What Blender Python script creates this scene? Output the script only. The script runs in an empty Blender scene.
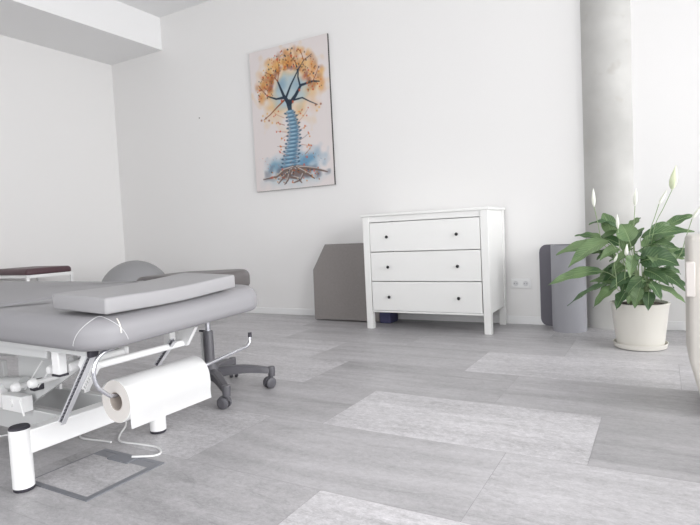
import bpy, bmesh, math, random
from mathutils import Vector, Matrix, noise
random.seed(7)
C = bpy.context.scene.collection
PI = math.pi

# ---------------------------------------------------------------- helpers
def s2l(c):
    return tuple(((v/255.0)/12.92 if v/255.0 <= 0.04045 else (((v/255.0)+0.055)/1.055)**2.4) for v in c)

def mat(name, rgb, rough=0.5, metal=0.0, spec=0.5, bump=0.0, bscale=200.0, var=0.0, vscale=6.0, coat=0.0, sheen=0.0):
    m = bpy.data.materials.new(name); m.use_nodes = True
    nt = m.node_tree; b = nt.nodes['Principled BSDF']
    col = s2l(rgb)
    b.inputs['Base Color'].default_value = (*col, 1)
    b.inputs['Roughness'].default_value = rough
    b.inputs['Metallic'].default_value = metal
    b.inputs['Specular IOR Level'].default_value = spec
    b.inputs['Coat Weight'].default_value = coat
    b.inputs['Sheen Weight'].default_value = sheen
    tc = nt.nodes.new('ShaderNodeTexCoord')
    if var > 0:
        n = nt.nodes.new('ShaderNodeTexNoise'); n.inputs['Scale'].default_value = vscale
        n.inputs['Detail'].default_value = 5
        nt.links.new(tc.outputs['Object'], n.inputs['Vector'])
        r = nt.nodes.new('ShaderNodeValToRGB')
        r.color_ramp.elements[0].position = 0.3; r.color_ramp.elements[1].position = 0.7
        r.color_ramp.elements[0].color = (*[v*(1-var) for v in col], 1)
        r.color_ramp.elements[1].color = (*[min(1, v*(1+var)) for v in col], 1)
        nt.links.new(n.outputs['Fac'], r.inputs['Fac']); nt.links.new(r.outputs['Color'], b.inputs['Base Color'])
    if bump > 0:
        n2 = nt.nodes.new('ShaderNodeTexNoise'); n2.inputs['Scale'].default_value = bscale
        n2.inputs['Detail'].default_value = 3
        nt.links.new(tc.outputs['Object'], n2.inputs['Vector'])
        bp = nt.nodes.new('ShaderNodeBump'); bp.inputs['Strength'].default_value = bump
        bp.inputs['Distance'].default_value = 0.002
        nt.links.new(n2.outputs['Fac'], bp.inputs['Height']); nt.links.new(bp.outputs['Normal'], b.inputs['Normal'])
    return m

def wloc(o):
    v = Vector((0, 0, 0))
    while o: v = v + o.location; o = o.parent
    return v

def obj(name, bm, m, parent=None, smooth=True, label=None, angle=40, recalc=True):
    """link a bmesh (world coordinates) as ONE mesh object"""
    if recalc: bmesh.ops.recalc_face_normals(bm, faces=bm.faces)
    if parent is not None: bmesh.ops.translate(bm, vec=-wloc(parent), verts=bm.verts)
    me = bpy.data.meshes.new(name); bm.to_mesh(me); bm.free()
    for mm in (m if isinstance(m, (list, tuple)) else [m]): me.materials.append(mm)
    if smooth:
        me.shade_smooth()
        me.set_sharp_from_angle(angle=math.radians(angle))
    o = bpy.data.objects.new(name, me); C.objects.link(o)
    if parent is not None: o.parent = parent
    if label: o['label'] = label
    return o

def thing(name, label, cat, loc, group=None):
    o = bpy.data.objects.new(name, None); C.objects.link(o)
    o.location = loc; o.empty_display_size = 0.1
    o['label'] = label; o['category'] = cat
    if group: o['group'] = group
    return o

def tag(o, label, cat, group=None):
    o['label'] = label; o['category'] = cat
    if group: o['group'] = group
    return o

def struct(name, bm, m, parent=None, smooth=True):
    o = obj(name, bm, m, parent, smooth)
    if parent is None: o['kind'] = 'structure'
    return o

def box(bm, x0, x1, y0, y1, z0, z1, bev=0.0, seg=1, M=None):
    r = bmesh.ops.create_cube(bm, size=1)
    vs = r['verts']
    for v in vs:
        v.co = Vector(((x0+x1)/2 + v.co.x*(x1-x0), (y0+y1)/2 + v.co.y*(y1-y0), (z0+z1)/2 + v.co.z*(z1-z0)))
    if M is not None: bmesh.ops.transform(bm, matrix=M, verts=vs)
    if bev > 0:
        es = list({e for v in vs for e in v.link_edges})
        bmesh.ops.bevel(bm, geom=es, offset=bev, segments=seg, affect='EDGES', profile=0.5)
    return bm

def B(*a, **k): return box(bmesh.new(), *a, **k)

def frame_axes(d):
    d = d.normalized(); up = Vector((0, 0, 1)) if abs(d.z) < 0.95 else Vector((1, 0, 0))
    a = d.cross(up).normalized(); return a, a.cross(d).normalized()

def tube(bm, pts, r, n=12, cap=True, closed=False):
    pts = [Vector(p) for p in pts]; rings = []
    rr = r if isinstance(r, (list, tuple)) else [r]*len(pts)
    a0 = None
    for i, p in enumerate(pts):
        if i == 0: d = pts[1]-pts[0]
        elif i == len(pts)-1: d = pts[-1]-pts[-2]
        else: d = (pts[i+1]-pts[i]).normalized() + (pts[i]-pts[i-1]).normalized()
        if d.length < 1e-9: d = pts[i]-pts[i-1]
        d.normalize()
        if a0 is None: a, b = frame_axes(d)
        else:
            a = (a0 - d*a0.dot(d))
            if a.length < 1e-6: a, _ = frame_axes(d)
            a.normalize(); b = d.cross(a)
        a0 = a
        b = d.cross(a)
        rings.append([bm.verts.new(p + (a*math.cos(2*PI*k/n) + b*math.sin(2*PI*k/n))*rr[i]) for k in range(n)])
    for i in range(len(rings)-1):
        for k in range(n):
            bm.faces.new((rings[i][k], rings[i][(k+1) % n], rings[i+1][(k+1) % n], rings[i+1][k]))
    if cap:
        bm.faces.new(rings[0][::-1]); bm.faces.new(rings[-1])
    return bm

def T(*a, **k): return tube(bmesh.new(), *a, **k)

def smooth_path(pts, n=8):
    """Catmull-Rom through points"""
    pts = [Vector(p) for p in pts]; P = [pts[0]*2-pts[1]] + pts + [pts[-1]*2-pts[-2]]; out = []
    for i in range(1, len(P)-2):
        for k in range(n):
            t = k/n; a, b, c, d = P[i-1], P[i], P[i+1], P[i+2]
            out.append(0.5*((2*b)+(c-a)*t+(2*a-5*b+4*c-d)*t*t+(3*b-3*c+d-a)*t**3))
    out.append(pts[-1]); return out

def lathe(bm, prof, c, n=40, axis='Z', M=None):
    """prof: list of (r, h); about axis through c"""
    rings = []
    for r, h in prof:
        ring = []
        for k in range(n):
            a = 2*PI*k/n; u, v = math.cos(a)*r, math.sin(a)*r
            p = Vector((u, v, h)) if axis == 'Z' else (Vector((u, h, v)) if axis == 'Y' else Vector((h, u, v)))
            if M is not None: p = M @ p
            ring.append(bm.verts.new(Vector(c)+p))
        rings.append(ring)
    for i in range(len(rings)-1):
        for k in range(n):
            bm.faces.new((rings[i][k], rings[i][(k+1) % n], rings[i+1][(k+1) % n], rings[i+1][k]))
    if prof[0] != prof[-1]:
        if prof[0][0] > 0: bm.faces.new(rings[0][::-1])
        if prof[-1][0] > 0: bm.faces.new(rings[-1])
    bmesh.ops.remove_doubles(bm, verts=bm.verts, dist=1e-6)
    return bm

def LA(*a, **k): return lathe(bmesh.new(), *a, **k)

def rrect(x0, x1, y0, y1, r, n=8):
    """rounded rectangle outline; r = single or (r00, r10, r11, r01)"""
    rs = r if isinstance(r, (list, tuple)) else [r]*4
    out = []
    for (cx, cy, a0, q) in ((x0, y0, PI, rs[0]), (x1, y0, 1.5*PI, rs[1]), (x1, y1, 0, rs[2]), (x0, y1, 0.5*PI, rs[3])):
        ox = cx + (q if cx == x0 else -q); oy = cy + (q if cy == y0 else -q)
        for k in range(n+1):
            a = a0 + 0.5*PI*k/n; out.append((ox+math.cos(a)*q, oy+math.sin(a)*q))
    return out

def cushion(bm, outline, z0, z1, rt, rb=None, n=6, zf=None):
    """rounded-edge slab over a plan outline (counter-clockwise)"""
    rb = rt if rb is None else rb
    N = len(outline); cx = sum(p[0] for p in outline)/N; cy = sum(p[1] for p in outline)/N
    def normals():
        out = []
        for i in range(N):
            p, q = Vector((*outline[i-1], 0)), Vector((*outline[(i+1) % N], 0))
            d = (q-p); d = d.normalized() if d.length > 0 else Vector((1, 0, 0)); out.append(Vector((d.y, -d.x, 0)))
        return out
    nr = normals(); prof = []
    for k in range(n+1):
        a = 0.5*PI*k/n; prof.append((rb*(1-math.sin(a)), z0+rb*(1-math.cos(a))))
    for k in range(n+1):
        a = 0.5*PI*k/n; prof.append((rt*(1-math.cos(a)), z1-rt*(1-math.sin(a))))
    rings = []
    for ins, z in prof:
        rings.append([bm.verts.new(Vector((outline[i][0], outline[i][1], z)) - nr[i]*ins) for i in range(N)])
    for i in range(len(rings)-1):
        for k in range(N):
            bm.faces.new((rings[i][k], rings[i][(k+1) % N], rings[i+1][(k+1) % N], rings[i+1][k]))
    for ring, flip in ((rings[0], True), (rings[-1], False)):
        prev = ring
        for f in (0.8, 0.55, 0.3, 0.1):
            cur = [bm.verts.new(Vector((cx, cy, v.co.z)).lerp(v.co, f)) for v in ring]
            for k in range(N): bm.faces.new((prev[k], prev[(k+1) % N], cur[(k+1) % N], cur[k]))
            prev = cur
        bm.faces.new(prev)
    if zf:
        for v in bm.verts: v.co.z += zf(v.co.x, v.co.y, v.co.z)
    return bm

def prism(bm, pts, d):
    """extrude a planar polygon (3-D points) along vector d"""
    d = Vector(d); a = [bm.verts.new(Vector(p)) for p in pts]; b = [bm.verts.new(Vector(p)+d) for p in pts]
    N = len(pts); bm.faces.new(a[::-1]); bm.faces.new(b)
    for k in range(N): bm.faces.new((a[k], a[(k+1) % N], b[(k+1) % N], b[k]))
    return bm

def bevel_all(bm, off, seg=1, ang=30):
    es = [e for e in bm.edges if len(e.link_faces) == 2 and e.calc_face_angle(0) > math.radians(ang)]
    bmesh.ops.bevel(bm, geom=es, offset=off, segments=seg, affect='EDGES', profile=0.5); return bm
EXPO = 0.25
# ---------------------------------------------------------------- materials
M_wall = mat('wall_paint', (236, 235, 234), 0.75, spec=0.2, bump=0.15, bscale=260)
M_ceil = mat('ceiling_paint', (240, 240, 240), 0.85, spec=0.2)
M_trim = mat('trim_white', (240, 240, 240), 0.4)
M_white = mat('lacquer_white', (240, 240, 238), 0.35, spec=0.4)
M_black = mat('black_knob', (22, 22, 24), 0.3)
M_steel = mat('white_powder_coat', (238, 238, 238), 0.35)
M_steelg = mat('light_grey_steel', (200, 201, 201), 0.45)
M_chrome = mat('chrome', (205, 206, 212), 0.22, metal=0.85)
M_rubber = mat('dark_rubber', (52, 50, 58), 0.6)
M_vinyl = mat('grey_vinyl', (141, 140, 143), 0.45, spec=0.4, bump=0.12, bscale=500)
M_vinyl2 = mat('pale_grey_vinyl', (152, 151, 153), 0.42, spec=0.4, bump=0.12, bscale=500)
M_vinyld = mat('dark_grey_vinyl', (92, 88, 88), 0.4, spec=0.5, bump=0.1, bscale=500)
M_stitch = mat('pale_thread', (212, 212, 214), 0.7)
M_maroon = mat('dark_maroon_vinyl', (84, 60, 66), 0.4, bump=0.1, bscale=400)
M_ball = mat('matt_grey_rubber', (148, 148, 150), 0.55, bump=0.1, bscale=300)
M_hex = mat('taupe_grey_fabric', (140, 135, 133), 0.8, bump=0.5, bscale=500, var=0.04, vscale=60)
M_blue = mat('muted_blue_fabric', (78, 78, 112), 0.8, bump=0.3, bscale=500)
M_mat = mat('grey_foam', (156, 156, 162), 0.6, bump=0.3, bscale=300)
M_matd = mat('dark_grey_foam', (104, 102, 110), 0.65, bump=0.3, bscale=300)
M_pot = mat('cream_ceramic', (224, 221, 213), 0.35, spec=0.5)
M_soil = mat('potting_soil', (58, 46, 38), 0.9, bump=1.0, bscale=120, var=0.4, vscale=50)
M_plastic = mat('dark_grey_plastic', (88, 87, 92), 0.45, bump=0.1, bscale=300)
M_paper = mat('white_paper', (243, 243, 243), 0.9, spec=0.1, bump=0.2, bscale=400)
M_paperend_shaded = mat('paper_edge_shaded', (205, 201, 197), 0.95, spec=0.1)  # greyed paper: the shadow on the roll's end faces is put into this colour
M_card = mat('cardboard', (176, 166, 158), 0.9)
M_cord = mat('white_cord', (226, 226, 226), 0.5)
M_cream = mat('cream_lacquer', (204, 200, 193), 0.45)
M_creaml = mat('pale_lacquer', (218, 212, 207), 0.45)
M_socket = mat('socket_white', (240, 240, 240), 0.3)
M_hole = mat('socket_hole', (110, 110, 112), 0.6)
M_steelf = mat('brushed_steel', (136, 138, 144), 0.4, metal=0.5)
M_prop = mat('zinc_grey', (96, 96, 102), 0.5)
M_steelp = mat('zinc_light', (196, 196, 200), 0.4)

def floor_material():
    m = bpy.data.materials.new('stone_tile'); m.use_nodes = True; nt = m.node_tree; L = nt.links
    b = nt.nodes['Principled BSDF']; b.inputs['Roughness'].default_value = 0.42; b.inputs['Specular IOR Level'].default_value = 0.45
    at = nt.nodes.new('ShaderNodeAttribute'); at.attribute_name = 'tone'
    sep = nt.nodes.new('ShaderNodeSeparateColor'); L.new(at.outputs['Color'], sep.inputs['Color'])
    tc = nt.nodes.new('ShaderNodeTexCoord')
    off = nt.nodes.new('ShaderNodeCombineXYZ'); mu = nt.nodes.new('ShaderNodeMath'); mu.operation = 'MULTIPLY'; mu.inputs[1].default_value = 37
    L.new(sep.outputs['Green'], mu.inputs[0]); L.new(mu.outputs[0], off.inputs['Z']); L.new(mu.outputs[0], off.inputs['X'])
    add = nt.nodes.new('ShaderNodeVectorMath'); add.operation = 'ADD'
    L.new(tc.outputs['Object'], add.inputs[0]); L.new(off.outputs[0], add.inputs[1])
    def noise_(sc, scale3, det=8, rough=0.6, dist=0.0):
        mp = nt.nodes.new('ShaderNodeMapping'); mp.inputs['Scale'].default_value = scale3
        L.new(add.outputs[0], mp.inputs['Vector'])
        n = nt.nodes.new('ShaderNodeTexNoise'); n.inputs['Scale'].default_value = sc; n.inputs['Detail'].default_value = det
        n.inputs['Roughness'].default_value = rough; n.inputs['Distortion'].default_value = dist
        L.new(mp.outputs[0], n.inputs['Vector']); return n.outputs['Fac']
    def mth(op, a, bb):
        n = nt.nodes.new('ShaderNodeMath'); n.operation = op
        for i, x in enumerate((a, bb)):
            if isinstance(x, (int, float)): n.inputs[i].default_value = x
            else: L.new(x, n.inputs[i])
        return n.outputs[0]
    streak = noise_(3.0, (0.35, 3.0, 1), 8, 0.55, 0.7)          # long drifts along the plank
    cloud = noise_(3.0, (1, 1, 1), 6, 0.55, 0.3)
    fine = noise_(38.0, (0.8, 1.3, 1), 8, 0.75, 0.5)
    speck = noise_(120.0, (0.7, 1.2, 1), 4, 0.7, 1.0)
    v = mth('ADD', mth('MULTIPLY', mth('SUBTRACT', streak, 0.5), 0.34), mth('MULTIPLY', mth('SUBTRACT', cloud, 0.5), 0.16))
    # speckle strength in blue channel
    sp = mth('ADD', mth('MULTIPLY', mth('SUBTRACT', fine, 0.5), 0.50), mth('MULTIPLY', mth('SUBTRACT', speck, 0.5), 0.36))
    v = mth('ADD', v, mth('MULTIPLY', sp, mth('ADD', sep.outputs['Blue'], 0.25)))
    # thin veins: where a distorted noise crosses its middle
    vn = noise_(1.5, (0.45, 2.0, 1), 4, 0.55, 1.4)
    ve = mth('ABSOLUTE', mth('SUBTRACT', vn, 0.5), 0.0)
    vv = mth('MAXIMUM', mth('SUBTRACT', 1.0, mth('MULTIPLY', ve, 90.0)), 0.0)
    v = mth('SUBTRACT', v, mth('MULTIPLY', vv, 0.05))
    tone = mth('ADD', sep.outputs['Red'], v)
    cmb = nt.nodes.new('ShaderNodeCombineColor')
    L.new(mth('MULTIPLY', tone, 0.995), cmb.inputs['Red']); L.new(mth('MULTIPLY', tone, 0.972), cmb.inputs['Green']); L.new(mth('MULTIPLY', tone, 1.0), cmb.inputs['Blue'])
    L.new(cmb.outputs[0], b.inputs['Base Color'])
    bp = nt.nodes.new('ShaderNodeBump'); bp.inputs['Strength'].default_value = 0.12; bp.inputs['Distance'].default_value = 0.002
    L.new(fine, bp.inputs['Height']); L.new(bp.outputs[0], b.inputs['Normal'])
    return m

def concrete_material():
    m = mat('concrete', (196, 196, 192), 0.8, spec=0.2)
    nt = m.node_tree; L = nt.links; b = nt.nodes['Principled BSDF']
    tc = nt.nodes.new('ShaderNodeTexCoord')
    n1 = nt.nodes.new('ShaderNodeTexNoise'); n1.inputs['Scale'].default_value = 3; n1.inputs['Detail'].default_value = 6
    n2 = nt.nodes.new('ShaderNodeTexNoise'); n2.inputs['Scale'].default_value = 7.5; n2.inputs['Detail'].default_value = 2
    L.new(tc.outputs['Object'], n1.inputs['Vector']); L.new(tc.outputs['Object'], n2.inputs['Vector'])
    r1 = nt.nodes.new('ShaderNodeValToRGB'); r1.color_ramp.elements[0].position = 0.3; r1.color_ramp.elements[1].position = 0.7
    r1.color_ramp.elements[0].color = (*s2l((184, 183, 180)), 1); r1.color_ramp.elements[1].color = (*s2l((203, 202, 199)), 1)
    L.new(n1.outputs['Fac'], r1.inputs['Fac'])
    r2 = nt.nodes.new('ShaderNodeValToRGB'); r2.color_ramp.elements[0].position = 0.66; r2.color_ramp.elements[1].position = 0.80
    r2.color_ramp.elements[0].color = (0, 0, 0, 1); r2.color_ramp.elements[1].color = (1, 1, 1, 1)
    L.new(n2.outputs['Fac'], r2.inputs['Fac'])
    mx = nt.nodes.new('ShaderNodeMix'); mx.data_type = 'RGBA'
    L.new(r2.outputs[0], mx.inputs['Factor']); L.new(r1.outputs[0], mx.inputs['A']); mx.inputs['B'].default_value = (*s2l((186, 183, 178)), 1)
    L.new(mx.outputs['Result'], b.inputs['Base Color'])
    return m

def leaf_material():
    m = bpy.data.materials.new('leaf_green'); m.use_nodes = True; nt = m.node_tree; L = nt.links
    b = nt.nodes['Principled BSDF']; b.inputs['Roughness'].default_value = 0.27; b.inputs['Specular IOR Level'].default_value = 0.5
    uv = nt.nodes.new('ShaderNodeTexCoord'); sp = nt.nodes.new('ShaderNodeSeparateXYZ'); L.new(uv.outputs['UV'], sp.inputs[0])
    def mth(op, a, bb):
        n = nt.nodes.new('ShaderNodeMath'); n.operation = op
        for i, x in enumerate((a, bb)):
            if isinstance(x, (int, float)): n.inputs[i].default_value = x
            else: L.new(x, n.inputs[i])
        return n.outputs[0]
    side = mth('ABSOLUTE', sp.outputs['X'], 0.0)
    ph = mth('SUBTRACT', mth('MULTIPLY', sp.outputs['Y'], 12.0), mth('MULTIPLY', side, 3.0))
    wv = mth('SINE', mth('MULTIPLY', ph, 6.2832), 0.0)
    ns = nt.nodes.new('ShaderNodeTexNoise'); ns.inputs['Scale'].default_value = 9; L.new(uv.outputs['Object'], ns.inputs['Vector'])
    oi = nt.nodes.new('ShaderNodeObjectInfo')
    f = mth('ADD', mth('ADD', mth('MULTIPLY', wv, 0.10), ns.outputs['Fac']), mth('MULTIPLY', mth('SUBTRACT', oi.outputs['Random'], 0.5), 0.5))
    r = nt.nodes.new('ShaderNodeValToRGB'); r.color_ramp.elements[0].position = 0.3; r.color_ramp.elements[1].position = 0.75
    r.color_ramp.elements[0].color = (*s2l((72, 102, 66)), 1); r.color_ramp.elements[1].color = (*s2l((124, 150, 104)), 1)
    L.new(f, r.inputs['Fac'])
    mid = mth('LESS_THAN', side, 0.05)
    mx = nt.nodes.new('ShaderNodeMix'); mx.data_type = 'RGBA'; L.new(mid, mx.inputs['Factor']); L.new(r.outputs[0], mx.inputs['A'])
    mx.inputs['B'].default_value = (*s2l((136, 160, 112)), 1)
    L.new(mx.outputs['Result'], b.inputs['Base Color'])
    bp = nt.nodes.new('ShaderNodeBump'); bp.inputs['Strength'].default_value = 0.3; bp.inputs['Distance'].default_value = 0.003
    L.new(wv, bp.inputs['Height']); L.new(bp.outputs[0], b.inputs['Normal'])
    tr = nt.nodes.new('ShaderNodeBsdfTranslucent'); L.new(mx.outputs['Result'], tr.inputs['Color'])
    ms = nt.nodes.new('ShaderNodeMixShader'); ms.inputs[0].default_value = 0.18
    out = nt.nodes['Material Output']
    L.new(b.outputs[0], ms.inputs[1]); L.new(tr.outputs[0], ms.inputs[2]); L.new(ms.outputs[0], out.inputs['Surface'])
    return m

M_floor = floor_material(); M_conc = concrete_material(); M_leaf = leaf_material()
M_stem = mat('leaf_stalk', (140, 160, 116), 0.5)
M_petal = mat('white_spathe', (240, 242, 230), 0.5, spec=0.3)
M_petalg = mat('greenish_spathe', (222, 230, 196), 0.5, spec=0.3)

# ---------------------------------------------------------------- the room
XL, XR, YB, YN, ZC = -5.857, 2.4, 4.556, -2.2, 3.38
def tile_floor():
    bm = bmesh.new()
    rows = {  # y index -> x offset of one joint
        0: -0.964, 1: -0.50, 2: -1.29, 3: -1.745, 4: -0.99, 5: -1.59, 6: -0.7, -1: -0.60, -2: -1.2, -3: -0.3, -4: -0.9, -5: -1.4, -6: -0.2, -7: -0.8}
    tones = {(2, 0): (0.535, 1.0), (2, 1): (0.36, 0.2), (2, -1): (0.40, 0.3), (2, -2): (0.44, .5),
             (1, -1): (0.43, 0.35), (1, 0): (0.48, 0.6), (1, -2): (0.49, 1.0), (1, -3): (0.40, .4),
             (0, 0): (0.56, 1.0), (0, -1): (0.40, 0.5), (0, -2): (0.43, .4), (0, 1): (0.5, .5),
             (3, 0): (0.40, 0.3), (3, -1): (0.49, 0.9), (3, 1): (0.41, 0.3), (3, 2): (0.46, 0.3),
             (4, 0): (0.55, 0.9), (4, -1): (0.43, 0.3), (4, -2): (0.48, 0.8), (4, 1): (0.52, .6),
             (5, 0): (0.46, 0.3), (5, -1): (0.43, .3), (5, 1): (0.52, 0.6), (5, -2): (0.50, .6), (5, 2): (0.52, .3)}
    H, Ln, y00, g = 0.518, 1.062, 0.905, 0.0009
    cols = []
    for r in range(-6, 8):
        y0 = y00 + r*H; y1 = y0+H
        for k in range(-8, 6):
            x0 = rows.get(r, 0) + k*Ln; x1 = x0+Ln
            a0, a1, b0, b1 = max(x0, XL-.1), min(x1, XR+.1), max(y0, YN-.1), min(y1, YB+.1)
            if a1-a0 < 0.01 or b1-b0 < 0.01: continue
            t = tones.get((r, k), (0.39+0.10*random.random(), random.random()))
            s = random.random()
            vs = [bm.verts.new((x, y, 0)) for x, y in ((a0+g, b0+g), (a1-g, b0+g), (a1-g, b1-g), (a0+g, b1-g))]
            f = bm.faces.new(vs); cols.append((t[0], s, t[1], 1))
    # thin slab under the tiles closes the joints
    x0, x1, y0, y1 = XL-.1, XR+.1, YN-.1, YB+.1
    n0 = len(bm.faces)
    box(bm, x0, x1, y0, y1, -0.12, -0.0006)
    cols += [(0.30, 0.5, 0.0, 1)]*(len(bm.faces)-n0)
    me = bpy.data.meshes.new('floor'); bm.to_mesh(me); bm.free()
    at = me.attributes.new('tone', 'FLOAT_COLOR', 'FACE')
    for i, c in enumerate(cols): at.data[i].color = c
    me.materials.append(M_floor)
    o = bpy.data.objects.new('floor', me); C.objects.link(o); o['kind'] = 'structure'
tile_floor()
struct('ceiling', B(XL-.1, XR+.1, YN-.1, YB+.1, ZC, ZC+.1), M_ceil)
struct('wall_left', B(XL-.15, XL, YN-.1, YB+.1, 0, ZC), M_wall)
bk = B(XL-.1, XR+.1, YB, YB+.15, 0, ZC)
struct('wall_back', bk, M_wall)
struct('trim_soffit', B(XL, -4.9635, YN, YB, 3.0134, ZC), M_ceil)
struct('baseboard_back', B(XL, -0.507, YB-.012, YB, 0, .065, bev=.002), M_trim)
struct('baseboard_right_of_pillar', B(-0.173, XR, YB-.012, YB, 0, .065, bev=.002), M_trim)
struct('baseboard_left', B(XL, XL+.012, YN, YB-.012, 0, .065, bev=.002), M_trim)
# round concrete column set into the back wall
pil = LA([(0.2, 0), (0.2, ZC)], (-0.340, YB+0.108, 0), n=64)
struct('trim_round_pillar', pil, M_conc)
# right wall: tall windows with white frames between piers
def wall_with_windows():
    bm = bmesh.new(); w = 0.2
    spans = [(-1.9, .15), (0.25, 2.25), (2.35, 4.4)]
    ys = [YN-.1] + [v for s in spans for v in s] + [YB+.1]
    for i in range(0, len(ys), 2): box(bm, XR, XR+w, ys[i], ys[i+1], 0, ZC)
    for a, b in spans:
        box(bm, XR, XR+w, a, b, 0, .12); box(bm, XR, XR+w, a, b, 3.0, ZC)
    struct('wall_right', bm, M_wall)
    glass = bpy.data.materials.new('window_glass'); glass.use_nodes = True; nt = glass.node_tree
    nt.nodes.remove(nt.nodes['Principled BSDF'])
    tr = nt.nodes.new('ShaderNodeBsdfTransparent'); gl = nt.nodes.new('ShaderNodeBsdfGlossy'); gl.inputs['Roughness'].default_value = 0.02
    fr = nt.nodes.new('ShaderNodeFresnel'); fr.inputs['IOR'].default_value = 1.45; mx = nt.nodes.new('ShaderNodeMixShader')
    nt.links.new(fr.outputs[0], mx.inputs[0]); nt.links.new(tr.outputs[0], mx.inputs[1]); nt.links.new(gl.outputs[0], mx.inputs[2])
    nt.links.new(mx.outputs[0], nt.nodes['Material Output'].inputs['Surface'])
    for i, (a, b) in enumerate(spans):
        fb = bmesh.new(); x0, x1 = XR+.06, XR+.12
        for (p, q, r, s) in ((a, b, .12, .18), (a, b, 2.94, 3.0), (a, a+.06, .18, 2.94), (b-.06, b, .18, 2.94), ((a+b)/2-.03, (a+b)/2+.03, .18, 2.94)):
            box(fb, x0, x1, p, q, r, s)
        wn = struct('window_%d' % (i+1), fb, M_trim)
        g = obj('glass_pane', B(XR+.085, XR+.095, a+.05, b-.05, .17, 2.95), glass, wn)
        l = bpy.data.lights.new('daylight', 'AREA'); l.shape = 'RECTANGLE'; l.size = b-a; l.size_y = 2.9
        l.energy = LW; l.color = (1.0, 0.99, 0.985); lo = bpy.data.objects.new('daylight', l); C.objects.link(lo)
        lo.location = (XR+.35, (a+b)/2, 1.6); lo.rotation_euler = (0, PI/2, 0); lo.rotation_euler = Vector((-1, 0, -0.12)).to_track_quat('-Z', 'Z').to_euler()
    # near wall with one wide window behind the camera
    bm = bmesh.new(); a, b = -2.6, 1.8
    box(bm, XL-.1, a, YN-.2, YN, 0, ZC); box(bm, b, XR+.1, YN-.2, YN, 0, ZC)
    box(bm, a, b, YN-.2, YN, 0, .3); box(bm, a, b, YN-.2, YN, 2.9, ZC)
    struct('wall_near', bm, M_wall)
    fb = bmesh.new()
    for (p, q, r, s) in ((a, b, .3, .36), (a, b, 2.84, 2.9), (a, a+.06, .36, 2.84), (b-.06, b, .36, 2.84), (-1.16, -1.10, .36, 2.84), (.32, .38, .36, 2.84)):
        box(fb, p, q, YN-.14, YN-.08, r, s)
    wn = struct('window_4', fb, M_trim)
    obj('glass_pane', B(a+.05, b-.05, YN-.115, YN-.105, .35, 2.85), glass, wn)
    l = bpy.data.lights.new('daylight', 'AREA'); l.shape = 'RECTANGLE'; l.size = b-a; l.size_y = 2.5
    l.energy = LN; l.color = (1.0, 0.99, 0.985); lo = bpy.data.objects.new('daylight', l); C.objects.link(lo)
    lo.location = (-.4, YN-.4, 1.6); lo.rotation_euler = Vector((0, 1, -0.05)).to_track_quat('-Z', 'Z').to_euler()
LW, LN = 106, 104
wall_with_windows()
# small plugged hole in the wall
tag(obj('wall_plug', LA([(0.0001, 0), (0.008, 0), (0.008, 0.003), (0.0001, 0.003)], (-4.448, YB-.003, 2.168), n=16, axis='Y'), mat('plug_grey', (150, 146, 142), .7)),
    'tiny grey plugged hole high on the white back wall', 'wall plug')

# ---------------------------------------------------------------- chest of drawers
def chest():
    x0, x1, y0, y1 = -2.187, -1.107, 4.032, 4.532
    t = thing('chest_of_drawers', 'white wooden chest of three drawers with small black knobs', 'chest of drawers', ((x0+x1)/2, (y0+y1)/2, 0))
    obj('top_board', B(x0, x1, y0-.004, y1, .94, .96, bev=.003), M_white, t)
    a, b = x0+.012, x1-.012
    lw = .06
    for lx in (a, b-lw):
        for ly in (y0+.008, y1-.05-.002):
            bm = B(lx, lx+lw, ly, ly+.05, 0, .94)
            for v in bm.verts:   # slight taper of the foot
                if v.co.z < .01:
                    inner = (v.co.x > (lx+.03)) if lx < -1.6 else (v.co.x < (lx+.03))
                    if inner: v.co.x += -.006 if lx < -1.6 else .006
            obj('leg', bevel_all(bm, .002), M_white, t)
    for sx, n in ((a+.008, 1), (b-.022, -1)):
        obj('side_panel', B(sx, sx+.014, y0+.05, y1-.04, .155, .94), M_white, t)
    obj('back_panel', B(a+lw, b-lw, y1-.02, y1-.012, .155, .94), M_white, t)
    obj('bottom_panel', B(a+.02, b-.02, y0+.03, y1-.02, .150, .160), M_white, t)
    fr = bmesh.new()
    box(fr, a+lw-.005, b-lw+.005, y0+.014, y0+.04, .893, .94); obj('top_rail', fr, M_white, t); fr = bmesh.new()
    box(fr, a+lw-.005, b-lw+.005, y0+.012, y0+.035, .142, .157, bev=.002)
    obj('bottom_rail', fr, M_white, t)
    for z0, z1, kz in ((.647, .887, .767), (.403, .642, .520), (.159, .398, .272)):
        d = obj('drawer', B(a+lw+.003, b-lw-.003, y0+.010, y0+.030, z0+.001, z1, bev=.0015), M_white, t)
        box_bm = bmesh.new()
        box(box_bm, a+lw+.02, b-lw-.02, y0+.03, y1-.05, z0+.02, z1-.04)
        obj('drawer_box', box_bm, M_white, d)
        for kx in (-1.952, -1.361):
            obj('knob', LA([(0.0001, -.026), (.008, -.025), (.0125, -.019), (.012, -.012), (.006, -.006), (.006, .002), (.0001, .002)], (kx, y0+.010, kz), n=20, axis='Y'), M_black, d)
chest()

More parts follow.
